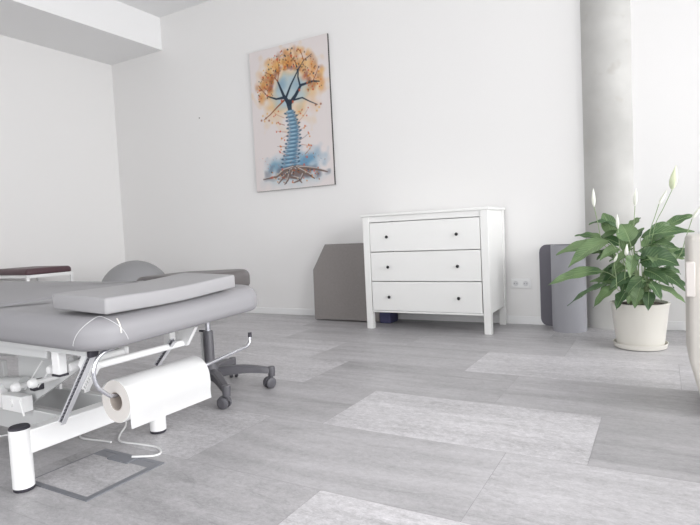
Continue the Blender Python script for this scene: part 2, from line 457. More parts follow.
# ---------------------------------------------------------------- sockets
def sockets():
    t = thing('wall_socket', 'double white power socket on the wall between the chest of drawers and the plant', 'socket', (-1.005, YB, .335))
    obj('frame_plate', B(-1.085, -.925, YB-.009, YB, .293, .376, bev=.003), M_socket, t)
    for cx in (-1.045, -.966):
        s = obj('socket_insert', B(cx-.032, cx+.032, YB-.013, YB-.008, .303, .366, bev=.002), M_socket, t)
        ring = LA([(.0215, -.014), (.0235, -.0155), (.0235, -.012), (.0215, -.012), (.0215, -.014)], (cx, YB, .3345), n=28, axis='Y')
        obj('socket_rim', ring, M_socket, s)
        h = bmesh.new()
        lathe(h, [(.0001, -.0138), (.0212, -.0138), (.0212, -.0128), (.0001, -.0128)], (cx, YB, .3345), n=28, axis='Y')
        obj('socket_well', h, mat('well', (214, 214, 216), .5), s)
        h = bmesh.new()
        for dx in (-.0095, .0095): lathe(h, [(.0001, -.0148), (.0032, -.0148), (.0032, -.013), (.0001, -.013)], (cx+dx, YB, .3345), n=12, axis='Y')
        obj('pin_hole', h, M_hole, s)
sockets()

# ---------------------------------------------------------------- canvas picture
def picture():
    x0, x1, z0, z1, yf = -3.675, -2.722, 1.285, 2.712, YB-.026
    t = thing('canvas_picture', 'tall watercolour canvas of a tree with orange leaves and a spine trunk', 'picture', ((x0+x1)/2, YB, z0))
    obj('canvas_body', B(x0, x1, yf+.001, YB-.001, z0, z1, bev=.002), mat('canvas_edge_dark', (70, 68, 68), .8), t)
    W, H = 190, 285
    base = [0.865, 0.835, 0.83]
    img = [[list(base) for _ in range(W)] for _ in range(H)]
    rnd = random.Random(3)
    def lerp(px, c, a):
        for i in range(3): px[i] += (c[i]-px[i])*a
    def blob(u, v, ru, rv, col, a, soft=1.0, ns=0.0):
        c = [s for s in col]
        for j in range(max(0, int((v-rv*1.1)*H)), min(H, int((v+rv*1.1)*H)+1)):
            for i in range(max(0, int((u-ru*1.1)*W)), min(W, int((u+ru*1.1)*W)+1)):
                d = math.hypot((i/W-u)/ru, (j/H-v)/rv)
                if ns: d += ns*noise.noise(Vector((i*.07, j*.07, u*9)))
                if d < 1: lerp(img[j][i], c, a*min(1, (1-d)/soft))
    def stroke(pts, w0, w1, col, a=.9):
        n = len(pts)-1; L = sum(math.hypot((pts[k+1][0]-pts[k][0])*W, (pts[k+1][1]-pts[k][1])*H) for k in range(n))
        m = max(2, int(L*1.5)); 
        w0, w1 = w0*.72, max(.45, w1*.8)
        for q in range(m+1):
            s = q/m*n; k = min(n-1, int(s)); f = s-k
            u = (pts[k][0]*(1-f)+pts[k+1][0]*f)*W; v = (pts[k][1]*(1-f)+pts[k+1][1]*f)*H
            w = w0+(w1-w0)*q/m
            for j in range(int(v-w-1), int(v+w+2)):
                for i in range(int(u-w-1), int(u+w+2)):
                    if 0 <= i < W and 0 <= j < H:
                        d = math.hypot(i-u, j-v)
                        if d < w+.5: lerp(img[j][i], col, a*min(1, w+.5-d)*.8)
    OR, YE, BR, PU = (.80, .50, .24), (.86, .68, .42), (.56, .34, .24), (.48, .34, .38)
    BL, LB, DB, RD = (.40, .56, .66), (.66, .76, .82), (.20, .24, .29), (.76, .34, .24)
    # halo of leaves (v measured from the top)
    cu, cv = .50, .30
    blob(cu, cv, .46, .29, YE, .8, .9, .5)
    for _ in range(190):
        a = rnd.uniform(PI*.92, PI*2.08); r = rnd.uniform(.62, 1.12)
        blob(cu+math.cos(a)*.38*r, cv+math.sin(a)*.24*r, rnd.uniform(.03, .06), rnd.uniform(.02, .045), rnd.choice([OR, YE, YE, OR, BR]), .33, .9, .4)
    for _ in range(70):
        a = rnd.uniform(PI*1.0, PI*2.0); r = rnd.uniform(.95, 1.15)
        blob(cu+math.cos(a)*.23*r, cv+math.sin(a)*.135*r, .035, .022, rnd.choice([BR, PU, OR]), .45, .9, .3)
    blob(cu, cv+.01, .25, .145, LB, .85, .55, .4)
    blob(.41, .27, .10, .06, (.42, .55, .66), .5, .9, .4); blob(.60, .29, .10, .06, (.46, .58, .68), .5, .9, .4)
    blob(.44, .40, .12, .06, (.66, .76, .80), .5, .9, .4); blob(.64, .38, .12, .05, (.66, .76, .80), .5, .9, .4)
    blob(.80, .44, .12, .09, (.84, .68, .56), .4, 1.0, .4); blob(.22, .42, .10, .06, YE, .4, 1, .5)
    blob(.70, .25, .05, .035, RD, .5, .9, .3)
    # trunk fork and branches
    stroke([(.50, .455), (.49, .40)], 6, 8, (.22, .28, .34))
    stroke([(.49, .41), (.43, .35), (.36, .24)], 6, 2, DB); stroke([(.49, .41), (.45, .36), (.33, .36), (.22, .33)], 5, 1.2, DB)
    stroke([(.50, .41), (.58, .36), (.65, .30), (.80, .29), (.88, .30)], 6, 1, DB); stroke([(.46, .36), (.52, .29), (.62, .20), (.60, .14)], 3.4, 1, DB)
    stroke([(.64, .30), (.62, .24), (.63, .19), (.70, .14), (.80, .11)], 2.6, .7, DB)
    stroke([(.43, .38), (.33, .42), (.24, .46), (.15, .49)], 2.4, .8, BR); stroke([(.56, .39), (.66, .385), (.75, .42), (.84, .45)], 2.4, .8, DB)
    stroke([(.80, .29), (.84, .25), (.88, .20)], 1.4, .6, BR); stroke([(.70, .14), (.68, .09), (.64, .05)], 1.4, .6, BR)
    stroke([(.36, .24), (.30, .19), (.20, .16)], 1.6, .6, BR); stroke([(.36, .24), (.39, .16), (.37, .08)], 1.4, .6, BR); stroke([(.60, .14), (.54, .09), (.55, .04)], 1.2, .6, BR)
    stroke([(.22, .33), (.15, .28), (.10, .24)], 1.2, .6, BR)
    for _ in range(260):
        a = rnd.uniform(PI*.9, PI*2.1); r = rnd.uniform(.6, 1.15)
        q = rnd.uniform(.006, .014)
        blob(cu+math.cos(a)*.36*r, cv+math.sin(a)*.23*r, q, q*.7, rnd.choice([OR, BR, RD, YE, (.35, .33, .24), DB]), .75, .5)
    for (u, v) in ((.14, .46), (.18, .48), (.2, .45), (.22, .50), (.16, .50), (.12, .49), (.82, .45), (.86, .47), (.83, .49), (.88, .45), (.26, .52)):
        blob(u, v, .017, .011, rnd.choice([OR, YE, BR]), .8, .7)
    for (u, v) in ((.40, .38), (.54, .40), (.63, .33), (.55, .09), (.37, .09)): blob(u, v, .016, .014, RD, .9, .6)
    # watery ground
    blob(.5, .85, .44, .13, LB, .85, .8, .4); blob(.30, .84, .22, .08, BL, .7, .9, .5); blob(.70, .81, .24, .10, (.34, .54, .68), .75, .9, .5)
    blob(.5, .93, .50, .08, (.70, .77, .80), .7, .9, .3); blob(.5, .885, .42, .06, (.44, .44, .48), .95, .6, .6); blob(.5, .90, .22, .04, (.50, .42, .38), .6, .8, .6)
    # vertebrae
    n = 15
    for k in range(n):
        v = .465+k*.0262; u = .50+.035*math.sin(k*.33); hw = .060+.0035*k
        blob(u, v, hw, .0165, (.36, .50, .60), .95, .35); blob(u-.012, v-.004, hw*.8, .008, (.66, .78, .85), .8, .6)
        sgn = 1 if k % 2 else -1
        blob(u+sgn*(hw+.004), v+.006, .022, .008, (.26, .36, .45), .9, .5); blob(u-sgn*(hw-.004), v+.008, .018, .006, (.18, .28, .36), .8, .5)
        stroke([(u-hw, v+.013), (u+hw, v+.013)], .9, .9, (.26, .36, .46), .8)
    for (u, v, du, dv) in ((.42, .50, -.13, -.05), (.44, .60, -.14, -.02), (.46, .62, -.10, .03), (.42, .55, -.10, -.03), (.58, .55, .14, -.08), (.56, .51, .10, -.05), (.60, .67, .12, -.04), (.62, .70, .10, .02), (.43, .70, -.12, -.01), (.60, .60, .1, -.02), (.66, .77, .08, -.05), (.42, .76, -.1, -.04)):
        stroke([(u, v), (u+du*.6, v+dv*.5), (u+du, v+dv)], 1.2, .5, rnd.choice([BR, (.70, .50, .42), (.45, .42, .42)]), .5)
        for _ in range(3): blob(u+du*rnd.uniform(.5, 1.1), v+dv*rnd.uniform(.4, 1.2), .011, .008, rnd.choice([OR, RD]), .8, .6)
    # roots
    RO = (.46, .40, .38)
    for p in ([(.50, .85), (.38, .86), (.28, .90), (.10, .91)], [(.54, .85), (.66, .86), (.80, .88), (.92, .905)], [(.50, .86), (.47, .91), (.56, .93), (.60, .96)],
              [(.52, .86), (.62, .90), (.58, .94), (.50, .955)], [(.48, .86), (.36, .91), (.30, .95)], [(.56, .86), (.70, .91), (.76, .94)], [(.45, .87), (.42, .93), (.38, .96)]):
        stroke([(u, v+.002) for u, v in p], 6.5, 1.4, RO, .8); stroke([(u, v-.006) for u, v in p], 1.6, .8, (.76, .74, .73), .7)
    for _ in range(60):
        blob(rnd.uniform(.18, .88), rnd.uniform(.86, .955), .011, .007, rnd.choice([OR, (.80, .74, .62), BR, RD, DB]), .75, .5)
    for (u, v) in ((.36, .855), (.64, .84), (.76, .89), (.22, .905), (.68, .79)): blob(u, v, .016, .013, (.80, .40, .33), .8, .7)
    for _ in range(60): blob(rnd.uniform(.1, .9), rnd.uniform(.76, .84), .006, .004, rnd.choice([BR, RD, BL]), .6, .5)
    bm = bmesh.new(); e = .001
    vs = [[bm.verts.new((x0+e+(x1-x0-2*e)*i/(W-1), yf, z1-e-(z1-z0-2*e)*j/(H-1))) for i in range(W)] for j in range(H)]
    for j in range(H-1):
        for i in range(W-1): bm.faces.new((vs[j][i], vs[j+1][i], vs[j+1][i+1], vs[j][i+1]))
    m = mat('watercolour_paint', (220, 215, 212), .7, spec=.2)
    cn = m.node_tree.nodes.new('ShaderNodeAttribute'); cn.attribute_name = 'paint'
    m.node_tree.links.new(cn.outputs['Color'], m.node_tree.nodes['Principled BSDF'].inputs['Base Color'])
    o = obj('painted_canvas', bm, m, t, recalc=False)
    at = o.data.attributes.new('paint', 'FLOAT_COLOR', 'POINT')
    flat = []
    for j in range(H):
        for i in range(W): flat += [img[j][i][0]**2.2*1.0, img[j][i][1]**2.2, img[j][i][2]**2.2, 1.0]
    at.data.foreach_set('color', flat)
picture()

# ---------------------------------------------------------------- panels, mat, ball by the wall
def leaning():
    # grey six-sided panel leaning on the wall left of the chest
    th = math.atan2(.13, .70); bm = bmesh.new()
    pts = [(-2.885, 0), (-2.20, 0), (-2.20, .715), (-2.815, .715), (-2.935, .47)]
    def P3(x, s): return Vector((x, 4.315+s*math.sin(th), s*math.cos(th)+.012))
    d = Vector((0, math.cos(th), -math.sin(th)))*.055
    prism(bm, [P3(*p) for p in pts], d); bevel_all(bm, .008, 3, 20)
    tag(obj('foam_board', bm, M_hex), 'large taupe-grey foam board with a cut corner leaning on the wall left of the drawers', 'foam board')
    bm = bmesh.new(); cushion(bm, rrect(-2.19, -2.078, 4.30, 4.465, .015, 4), 0, .12, .015)
    tag(obj('foam_block', bm, M_blue), 'muted blue block on the floor under the left end of the chest of drawers', 'foam block')
    # rolled mat standing upright with its loose end against the wall
    bm = bmesh.new(); cx, cy, R, th = -.618, 4.372, .122, .012
    path = [(-.850, 4.532), (-.80, 4.527), (-.745, 4.520), (-.69, 4.507), (-.65, cy+R)]
    for k in range(0, 62):
        a = math.radians(90-12*k); r = R - .0135*(k*12/360)
        path.append((cx+math.cos(a)*r, cy+math.sin(a)*r))
    P = [Vector((*p, 0)) for p in path]
    # dense resample of flap start so rounded corners have shape
    flap = smooth_path([P[0], P[1], P[2], P[3], P[4], P[5]], 10); P = flap + P[6:]
    L = [0]
    for i in range(1, len(P)): L.append(L[-1]+(P[i]-P[i-1]).length)
    rows = []
    Hm, rc = .648, .06
    for i, p in enumerate(P):
        d = (P[min(i+1, len(P)-1)]-P[max(i-1, 0)]).normalized(); nrm = Vector((-d.y, d.x, 0))
        s = L[i]; ins = 0 if s > rc else rc-math.sqrt(max(0, rc*rc-(rc-s)**2))
        z0, z1 = ins, Hm-ins
        rows.append([bm.verts.new(p+nrm*th/2*sg+Vector((0, 0, z))) for sg, z in ((-1, z0), (1, z0), (1, z1), (-1, z1))])
    for i in range(len(rows)-1):
        for k in range(4):
            f = bm.faces.new((rows[i][k], rows[i][(k+1) % 4], rows[i+1][(k+1) % 4], rows[i+1][k])); f.material_index = 1 if k == 3 else 0
    bm.faces.new(rows[0]); bm.faces.new(rows[-1][::-1])
    tag(obj('exercise_mat', bm, [M_mat, M_matd], angle=50), 'grey exercise mat rolled upright beside the concrete pillar, its end flap against the wall', 'exercise mat')
    bm = bmesh.new(); bmesh.ops.create_uvsphere(bm, u_segments=48, v_segments=28, radius=.335)
    for v in bm.verts: v.co.z = max(v.co.z, -.312)
    bmesh.ops.translate(bm, verts=bm.verts, vec=(-4.47, 3.57, .312))
    tag(obj('exercise_ball', bm, M_ball), 'grey inflated exercise ball in the far left corner', 'exercise ball')
leaning()

# ---------------------------------------------------------------- small bench at the left wall
def bench():
    x0, x1, y0, y1 = -5.80, -5.19, 2.94, 3.41
    t = thing('padded_bench', 'small white-framed bench with dark maroon padded top by the left wall', 'bench', ((x0+x1)/2, (y0+y1)/2, 0))
    bm = bmesh.new(); cushion(bm, rrect(x0+.005, x1-.005, y0+.005, y1-.005, .03, 5), .562, .622, .035, .012,
                              zf=lambda x, y, z: 0)
    obj('seat_pad', bm, M_maroon, t)
    fr = bmesh.new(); w = .028
    box(fr, x0, x1, y0, y0+w, .532, .561, bev=.003); box(fr, x0, x1, y1-w, y1, .532, .561, bev=.003)
    box(fr, x0, x0+w, y0+w, y1-w, .532, .561); box(fr, x1-w, x1, y0+w, y1-w, .532, .561)
    obj('frame', fr, M_steel, t)
    for lx in (x0, x1-w):
        for ly in (y0, y1-w): obj('leg', B(lx, lx+w, ly, ly+w, 0, .532, bev=.003), M_steel, t)
    for lx in (x0, x1-w): obj('stretcher', B(lx+.004, lx+w-.004, y0+w, y1-w, .14, .165), M_steel, t)
bench()

# ---------------------------------------------------------------- rolling stool
def stool():
    cx, cy = -2.105, 2.12
    t = thing('rolling_stool', 'dark grey padded rolling stool on a five-arm castor base behind the treatment table', 'stool', (cx, cy, 0))
    bm = bmesh.new(); cushion(bm, rrect(-2.56, -1.93, 1.98, 2.36, .13, 8), .548, .648, .035, .03,
                              zf=lambda x, y, z: -.007*((x+2.05)/.3)**2)
    obj('seat', bm, M_vinyld, t)
    obj('seat_plate', B(cx-.10, cx+.10, cy-.08, cy+.08, .525, .55, bev=.004), M_plastic, t)
    obj('gas_lift_rod', T([(cx, cy, .30), (cx, cy, .53)], .014, n=18), M_chrome, t)
    obj('column_sleeve', LA([(.0001, .10), (.026, .10), (.026, .33), (.023, .335), (.0001, .335)], (cx, cy, 0), n=24), M_plastic, t)
    rs = bmesh.new(); box(rs, cx-.042, cx-.028, cy-.012, cy+.002, .14, .325)
    for k in range(12): box(rs, cx-.047, cx-.041, cy-.013, cy+.003, .15+k*.0145, .158+k*.0145)
    obj('ratchet_strip', rs, M_steelg, t); obj('lift_lever', T([(cx-.055, cy-.006, .333), (cx-.02, cy-.006, .333)], .006, n=8), M_rubber, t)
    obj('hub', LA([(.0001, .075), (.040, .075), (.052, .10), (.046, .135), (.030, .165), (.0001, .165)], (cx, cy, 0), n=28), M_plastic, t)
    for k in range(5):
        a = math.radians(-33+72*k); u = Vector((math.cos(a), math.sin(a), 0)); v = Vector((-u.y, u.x, 0)); c = Vector((cx, cy, 0))
        bm = bmesh.new(); rings = []
        Lr = .325
        for s in range(9):
            f = s/8; r = .03+f*(Lr-.03); zt = .135-.028*f**1.3-.012*math.sin(PI*f)*-1; h = .052*(1-f)+.030*f; w = .026*(1-f)+.018*f
            if s == 8: w *= .75
            rings.append([bm.verts.new(c+u*r+v*a_*w+Vector((0, 0, z_))) for a_, z_ in ((-1, zt-h), (1, zt-h), (1, zt-.008), (.6, zt), (-.6, zt), (-1, zt-.008))])
        for i in range(8):
            for q in range(6): bm.faces.new((rings[i][q], rings[i][(q+1) % 6], rings[i+1][(q+1) % 6], rings[i+1][q]))
        bm.faces.new(rings[0][::-1]); bm.faces.new(rings[-1])
        lathe(bm, [(.0001, .062), (.019, .062), (.021, .105), (.018, .114), (.0001, .115)], c+u*(Lr-.004), n=18)
        obj('base_arm', bm, M_plastic, t)
        cc = c+u*(Lr-.004); sw = math.radians([10, 75, 140, 220, 300][k]); fw = Vector((math.cos(sw), math.sin(sw), 0)); ax = Vector((-fw.y, fw.x, 0))
        ctr = cc - fw*.016 + Vector((0, 0, .030))
        hood = bmesh.new()
        tube(hood, [cc+Vector((0, 0, .045)), cc+Vector((0, 0, .066))], .008, n=10)
        Mx = Matrix((( fw.x, ax.x, 0, 0), (fw.y, ax.y, 0, 0), (0, 0, 1, 0), (0, 0, 0, 1)))
        # curved cover over the wheels
        seg = [Vector((math.cos(q)*.033, 0, math.sin(q)*.033)) for q in [math.radians(x) for x in range(15, 181, 15)]]
        top = []
        for p in seg:
            for r_ in (1.0,): top.append([hood.verts.new(ctr+(Mx.to_3x3() @ Vector((p.x*r_, y_, p.z*r_)))) for y_ in (-.007, .007)]+[hood.verts.new(ctr+(Mx.to_3x3() @ Vector((p.x*.6, y_, p.z*.6)))) for y_ in (.007, -.007)])
        for i in range(len(top)-1):
            for q in range(4): hood.faces.new((top[i][q], top[i][(q+1) % 4], top[i+1][(q+1) % 4], top[i+1][q]))
        hood.faces.new(top[0]); hood.faces.new(top[-1][::-1])
        cst = obj('caster', hood, M_plastic, t)
        for sg in (-1, 1):
            wb = bmesh.new(); M3 = Mx.to_3x3()
            prof = [(.0001, .007), (.028, .007), (.030, .010), (.030, .020), (.026, .024), (.012, .026), (.0001, .024)]
            lathe(wb, [(r, h*sg) for r, h in prof], ctr, n=24, axis='Y', M=Mx)
            obj('wheel', wb, M_plastic, cst)
stool()

# ---------------------------------------------------------------- treatment table
tilt = lambda x, y, z: .030*(y-1.0)-.018*(max(x, -2.03)+1.4)
def table():
    t = thing('treatment_table', 'grey padded treatment table on a white steel height-adjustable frame', 'treatment table', (-2.3, 1.3, 0))
    # padded sections
    y0, y1, z0, z1 = .950, 1.725, .512, .612
    bm = bmesh.new(); cushion(bm, rrect(-2.032, -1.385, y0, y1, (.012, .105, .085, .012), 10), z0, z1, .052, .030, n=8, zf=tilt)
    leg = obj('leg_cushion', bm, M_vinyl, t)
    bm = bmesh.new(); cushion(bm, rrect(-3.55, -2.040, y0, y1, (.10, .012, .012, .10), 10), z0, z1, .052, .030, n=8, zf=tilt)
    obj('back_cushion', bm, M_vinyl, t)
    # arched stitched seam of the near rounded corner piece, and a small tag beside it
    r = .105; xc, yc = -1.385-r, y0+r; rt = .052
    def on_corner(sp, z):
        """point on the cushion skin: sp runs from the long side (-) round the corner (0..1) to the end (+)"""
        if sp < 0: p, n_ = Vector((xc+sp*r*1.57, y0, 0)), Vector((0, -1, 0))
        elif sp > 1: p, n_ = Vector((xc+r, yc+(sp-1)*r*1.57, 0)), Vector((1, 0, 0))
        else:
            a = -PI/2+sp*PI/2; n_ = Vector((math.cos(a), math.sin(a), 0)); p = Vector((xc, yc, 0))+n_*r
        q, ins = z, 0.0
        if q > z1-rt: ins = rt-math.sqrt(max(0, rt*rt-(q-(z1-rt))**2))
        if q < z0+.03: ins = .03-math.sqrt(max(0, .03**2-(z0+.03-q)**2))
        p -= n_*ins; x, y = p.x, p.y
        return Vector((x, y, z+tilt(x, y, z)))+Vector((n_.x, n_.y, .6))*.0006
    pts = [on_corner(.06+1.04*k/40, z0+.006+(z1-.0015-z0-.006)*max(0, math.sin(PI*k/40))**.62) for k in range(41)]
    obj('corner_seam', T(pts, .0008, n=6), M_stitch, leg)
    lab = bmesh.new(); pr = None
    for k in range(7):
        z = z1-.012-.042*k/6
        cur = [lab.verts.new(on_corner(sp, z)+Vector((.0006, -.0003, .0004))) for sp in (.93, .955)]
        if pr: lab.faces.new((pr[0], pr[1], cur[1], cur[0]))
        pr = cur
    obj('care_tag', lab, mat('tag_white', (238, 232, 222), .7), leg)
    # boards and upper frame under the cushions
    fr = bmesh.new(); prism(fr, [(-2.0, 1.0, .490), (-1.49, 1.0, .490), (-1.52, 1.60, .490), (-2.0, 1.60, .490)], (0, 0, .020))
    for v in fr.verts: v.co.z += tilt(v.co.x, v.co.y, 0)
    obj('leg_board', fr, M_steelg, t)
    fr = bmesh.new(); box(fr, -3.45, -2.02, 1.0, 1.60, .490, .510, bev=.002)
    for v in fr.verts: v.co.z += tilt(v.co.x, v.co.y, 0)
    obj('back_board', fr, M_steelg, t)
    obj('board_end_cap', B(-1.49, -1.472, 1.0, 1.03, .488, .508, bev=.003), M_rubber, t)
    fr = bmesh.new()
    for yy in (1.04, 1.50): box(fr, -3.40, -1.76, yy, yy+.035, .455, .490, bev=.003)
    box(fr, -1.785, -1.76, 1.075, 1.50, .455, .490, bev=.003); box(fr, -2.62, -2.58, 1.075, 1.50, .455, .490)
    obj('upper_frame', fr, M_steelg, t)
    for yy in (1.035, 1.495):
        s = obj('support_post', B(-1.728, -1.690, yy, yy+.030, .408, .490, bev=.003), M_steel, t)
        obj('post_cap', B(-1.730, -1.688, yy-.002, yy+.032, .402, .409, bev=.001), M_rubber, s)
    obj('cross_tube', T([(-1.70, 1.07, .424), (-1.70, 1.285, .427)], .0165, n=18), M_steel, t)
    obj('tube_bracket', B(-1.722, -1.678, 1.280, 1.296, .402, .452, bev=.005), M_steel, t)
    # leg section support bar with triangular end brackets
    sb = bmesh.new(); tube(sb, [(-1.625, 1.10, .424), (-1.625, 1.50, .424)], .0125, n=14)
    obj('support_bar', sb, M_steel, t)
    for yy in (1.085, 1.495):
        br = bmesh.new(); prism(br, [(-1.55, yy, .490), (-1.63, yy, .490), (-1.665, yy, .430), (-1.64, yy, .408), (-1.605, yy, .415), (-1.565, yy, .47)], (0, .016, 0)); bevel_all(br, .003)
        obj('bar_bracket', br, M_steel, t)
    # toothed ratchet props
    def ratchet(p, q, w=.011, n=17):
        p, q = Vector(p), Vector(q); d = (q-p).normalized(); s = d.cross(Vector((0, 1, 0))).normalized(); yv = Vector((0, 1, 0)); bm = bmesh.new()
        def bar(a, b, so, hw, hy):
            r = []
            for pt in (a, b):
                r.append([bm.verts.new(pt+s*(so+hw*i)+yv*hy*j) for i, j in ((-1, -1), (1, -1), (1, 1), (-1, 1))])
            for k in range(4): bm.faces.new((r[0][k], r[0][(k+1) % 4], r[1][(k+1) % 4], r[1][k]))
            bm.faces.new(r[0][::-1]); bm.faces.new(r[1])
        bar(p, q, -w*.65, .0028, .008); bar(p, q, w*.75, .0015, .008)
        L = (q-p).length
        n0 = len(bm.faces)
        for k in range(n): bar(p+d*(L*(k+.15)/n), p+d*(L*(k+.62)/n), 0, w*.75, .0075)
        bm.faces.ensure_lookup_table()
        for f in list(bm.faces)[n0:]: f.material_index = 1
        return bm
    obj('ratchet_prop', ratchet((-1.525, 1.04, .485), (-1.705, 1.04, .250), n=19), [M_steelp, M_prop], t)
    obj('ratchet_prop', ratchet((-1.585, 1.10, .44), (-1.66, 1.10, .345), n=9), M_steel, t)
    obj('ratchet_prop', ratchet((-1.60, 1.43, .45), (-1.70, 1.43, .345), n=10), [M_steelp, M_prop], t)
    # chrome holder for the paper roll: loop, spindle and upturned tip
    X = -1.45
    pts = smooth_path([(X-.02, 1.075, .500), (X, 1.036, .503), (X, 1.009, .489), (X, .995, .464), (X, .992, .436), (X, 1.002, .403), (X, 1.020, .383), (X, 1.040, .3655)], 6)
    pts += smooth_path([(X, 1.055, .3615), (X, 1.40, .3625), (X, 1.45, .366), (X, 1.627, .383), (X, 1.665, .386), (X, 1.684, .398), (X, 1.689, .416), (X, 1.690, .428)], 6)
    h = obj('roll_holder', T(pts, .0062, n=12), M_chrome, t)
    obj('tip_cap', T([(X, 1.690, .420), (X, 1.691, .438)], .0078, n=12), M_rubber, h)
    # base: end beam with two cylindrical feet, two long rails
    for fx, nm in ((-1.905, 0), (-3.40, 1)):
        obj('end_beam', B(fx-.03, fx+.03, 1.03, 1.57, .122, .203, bev=.004), M_steel, t)
        for fy in (1.012, 1.587):
            f = obj('foot', LA([(.0001, .012), (.034, .012), (.034, .212), (.0001, .212)], (fx, fy, 0), n=32), M_steel, t)
            obj('foot_cap', LA([(.0001, .211), (.0335, .211), (.033, .218), (.030, .221), (.0001, .221)], (fx, fy, 0), n=32), M_rubber, f)
            obj('foot_pad', LA([(.0001, 0), (.031, 0), (.033, .003), (.033, .013), (.0001, .013)], (fx, fy, 0), n=32), M_rubber, f)
    for yy in (1.175, 1.405):
        obj('base_rail', B(-3.37, -1.935, yy, yy+.03, .105, .200, bev=.003), M_steelg, t)
    obj('base_bracket', B(-2.345, -2.285, 1.395, 1.41, .200, .250, bev=.003), M_steel, t)
    # scissor lift
    pl = bmesh.new(); prism(pl, [(-2.255, 1.22, .455), (-1.97, 1.22, .455), (-1.99, 1.22, .389), (-2.12, 1.22, .300), (-2.20, 1.22, .235), (-2.275, 1.22, .235)], (0, .012, 0)); bevel_all(pl, .002)
    obj('lift_plate', pl, M_steelg, t)
    for y_, (xa, za, xb, zb) in ((1.19, (-1.84, .400, -2.17, .235)), (1.375, (-1.84, .400, -2.60, .20))):
        u = Vector((xb-xa, 0, zb-za)).normalized(); n_ = Vector((-u.z, 0, u.x))*.028
        a_, b_ = Vector((xa, y_, za)), Vector((xb, y_, zb)); bm = bmesh.new()
        prism(bm, [a_+n_, a_-n_, b_-n_, b_+n_], (0, .014, 0)); bevel_all(bm, .005, 2)
        obj('lift_arm', bm, M_steelg, t)
    for (x_, z_, r_) in ((-1.83, .401, .017), (-1.952, .341, .018), (-2.062, .315, .018)):
        obj('pivot_knob', LA([(.0001, -.020), (r_*.7, -.018), (r_, -.008), (r_, .004), (r_*.5, .010), (r_*.5, .13), (.0001, .13)], (x_, 1.1, z_), n=22, axis='Y'), M_steel, t)
    for (a_, b_) in (((-1.975, 1.15, .408), (-2.103, 1.15, .288)), ((-1.93, 1.15, .380), (-2.016, 1.15, .306))):
        obj('gas_spring', T([a_, b_], .0026, n=8), M_steel, t)
    obj('pivot_block', B(-2.075, -2.045, 1.15, 1.2, .285, .325, bev=.004), M_rubber, t)
    obj('drive_tube', T([(-2.15, 1.18, .30), (-2.45, 1.18, .27)], .026, n=16), M_steelg, t)
    mb = bmesh.new(); box(mb, -2.235, -2.10, 1.13, 1.175, .2005, .262, bev=.003); 
    lathe(mb, [(.0001, -.006), (.016, -.006), (.016, .004), (.0001, .004)], (-2.17, 1.13, .235), n=18, axis='Y')
    obj('motor_bracket', mb, M_steel, t)
    obj('motor', T([(-2.24, 1.29, .225), (-2.62, 1.29, .225)], .024, n=20), M_steelg, t)
    obj('lift_frame_tube', T([(-3.1, 1.3, .345), (-2.44, 1.3, .388)], .028, n=18), M_steelg, t)
    lv = bmesh.new(); box(lv, -2.73, -2.69, 1.38, 1.40, .20, .30, bev=.003); box(lv, -2.73, -2.58, 1.38, 1.40, .20, .225, bev=.003)
    obj('lever_bracket', lv, M_steelg, t)
    obj('release_lever', T([(-2.09, 1.12, .255), (-2.05, 1.11, .205)], .004, n=8), M_steel, t)
    obj('height_column', B(-2.32, -2.26, 1.14, 1.17, .20, .29, bev=.002), M_steel, t)
table()

# loose pad lying on the leg end of the table
def pad():
    bm = bmesh.new()
    x0, x1, y0, y1, z0, z1 = -1.635, -1.378, .995, 1.545, .621, .669
    bm = bmesh.new(); cushion(bm, rrect(x0, x1, y0, y1, .008, 3), z0, z1, .007, .007, n=3)
    for k in range(1, 20):   # cross cuts so the pad can sag
        bmesh.ops.bisect_plane(bm, geom=bm.verts[:]+bm.edges[:]+bm.faces[:], plane_co=(0, y0+(y1-y0)*k/20, 0), plane_no=(0, 1, 0))
    for v in bm.verts:
        f = (v.co.y-y0)/(y1-y0); v.co.z += .032*(v.co.y-1.0)-.036*(v.co.x+1.38) - .007*math.sin(PI*f)**1.5
    tag(obj('foam_pad', bm, M_vinyl2), 'thin pale grey rectangular pad lying on the end of the treatment table', 'pad')
    bm = T([(-3.16, 1.28, .692), (-2.93, 1.40, .694)], .055, n=28); bevel_all(bm, .014, 3)
    tag(obj('bolster', bm, M_vinyl), 'grey bolster end on the treatment table at the left edge of the photo', 'bolster')
pad()

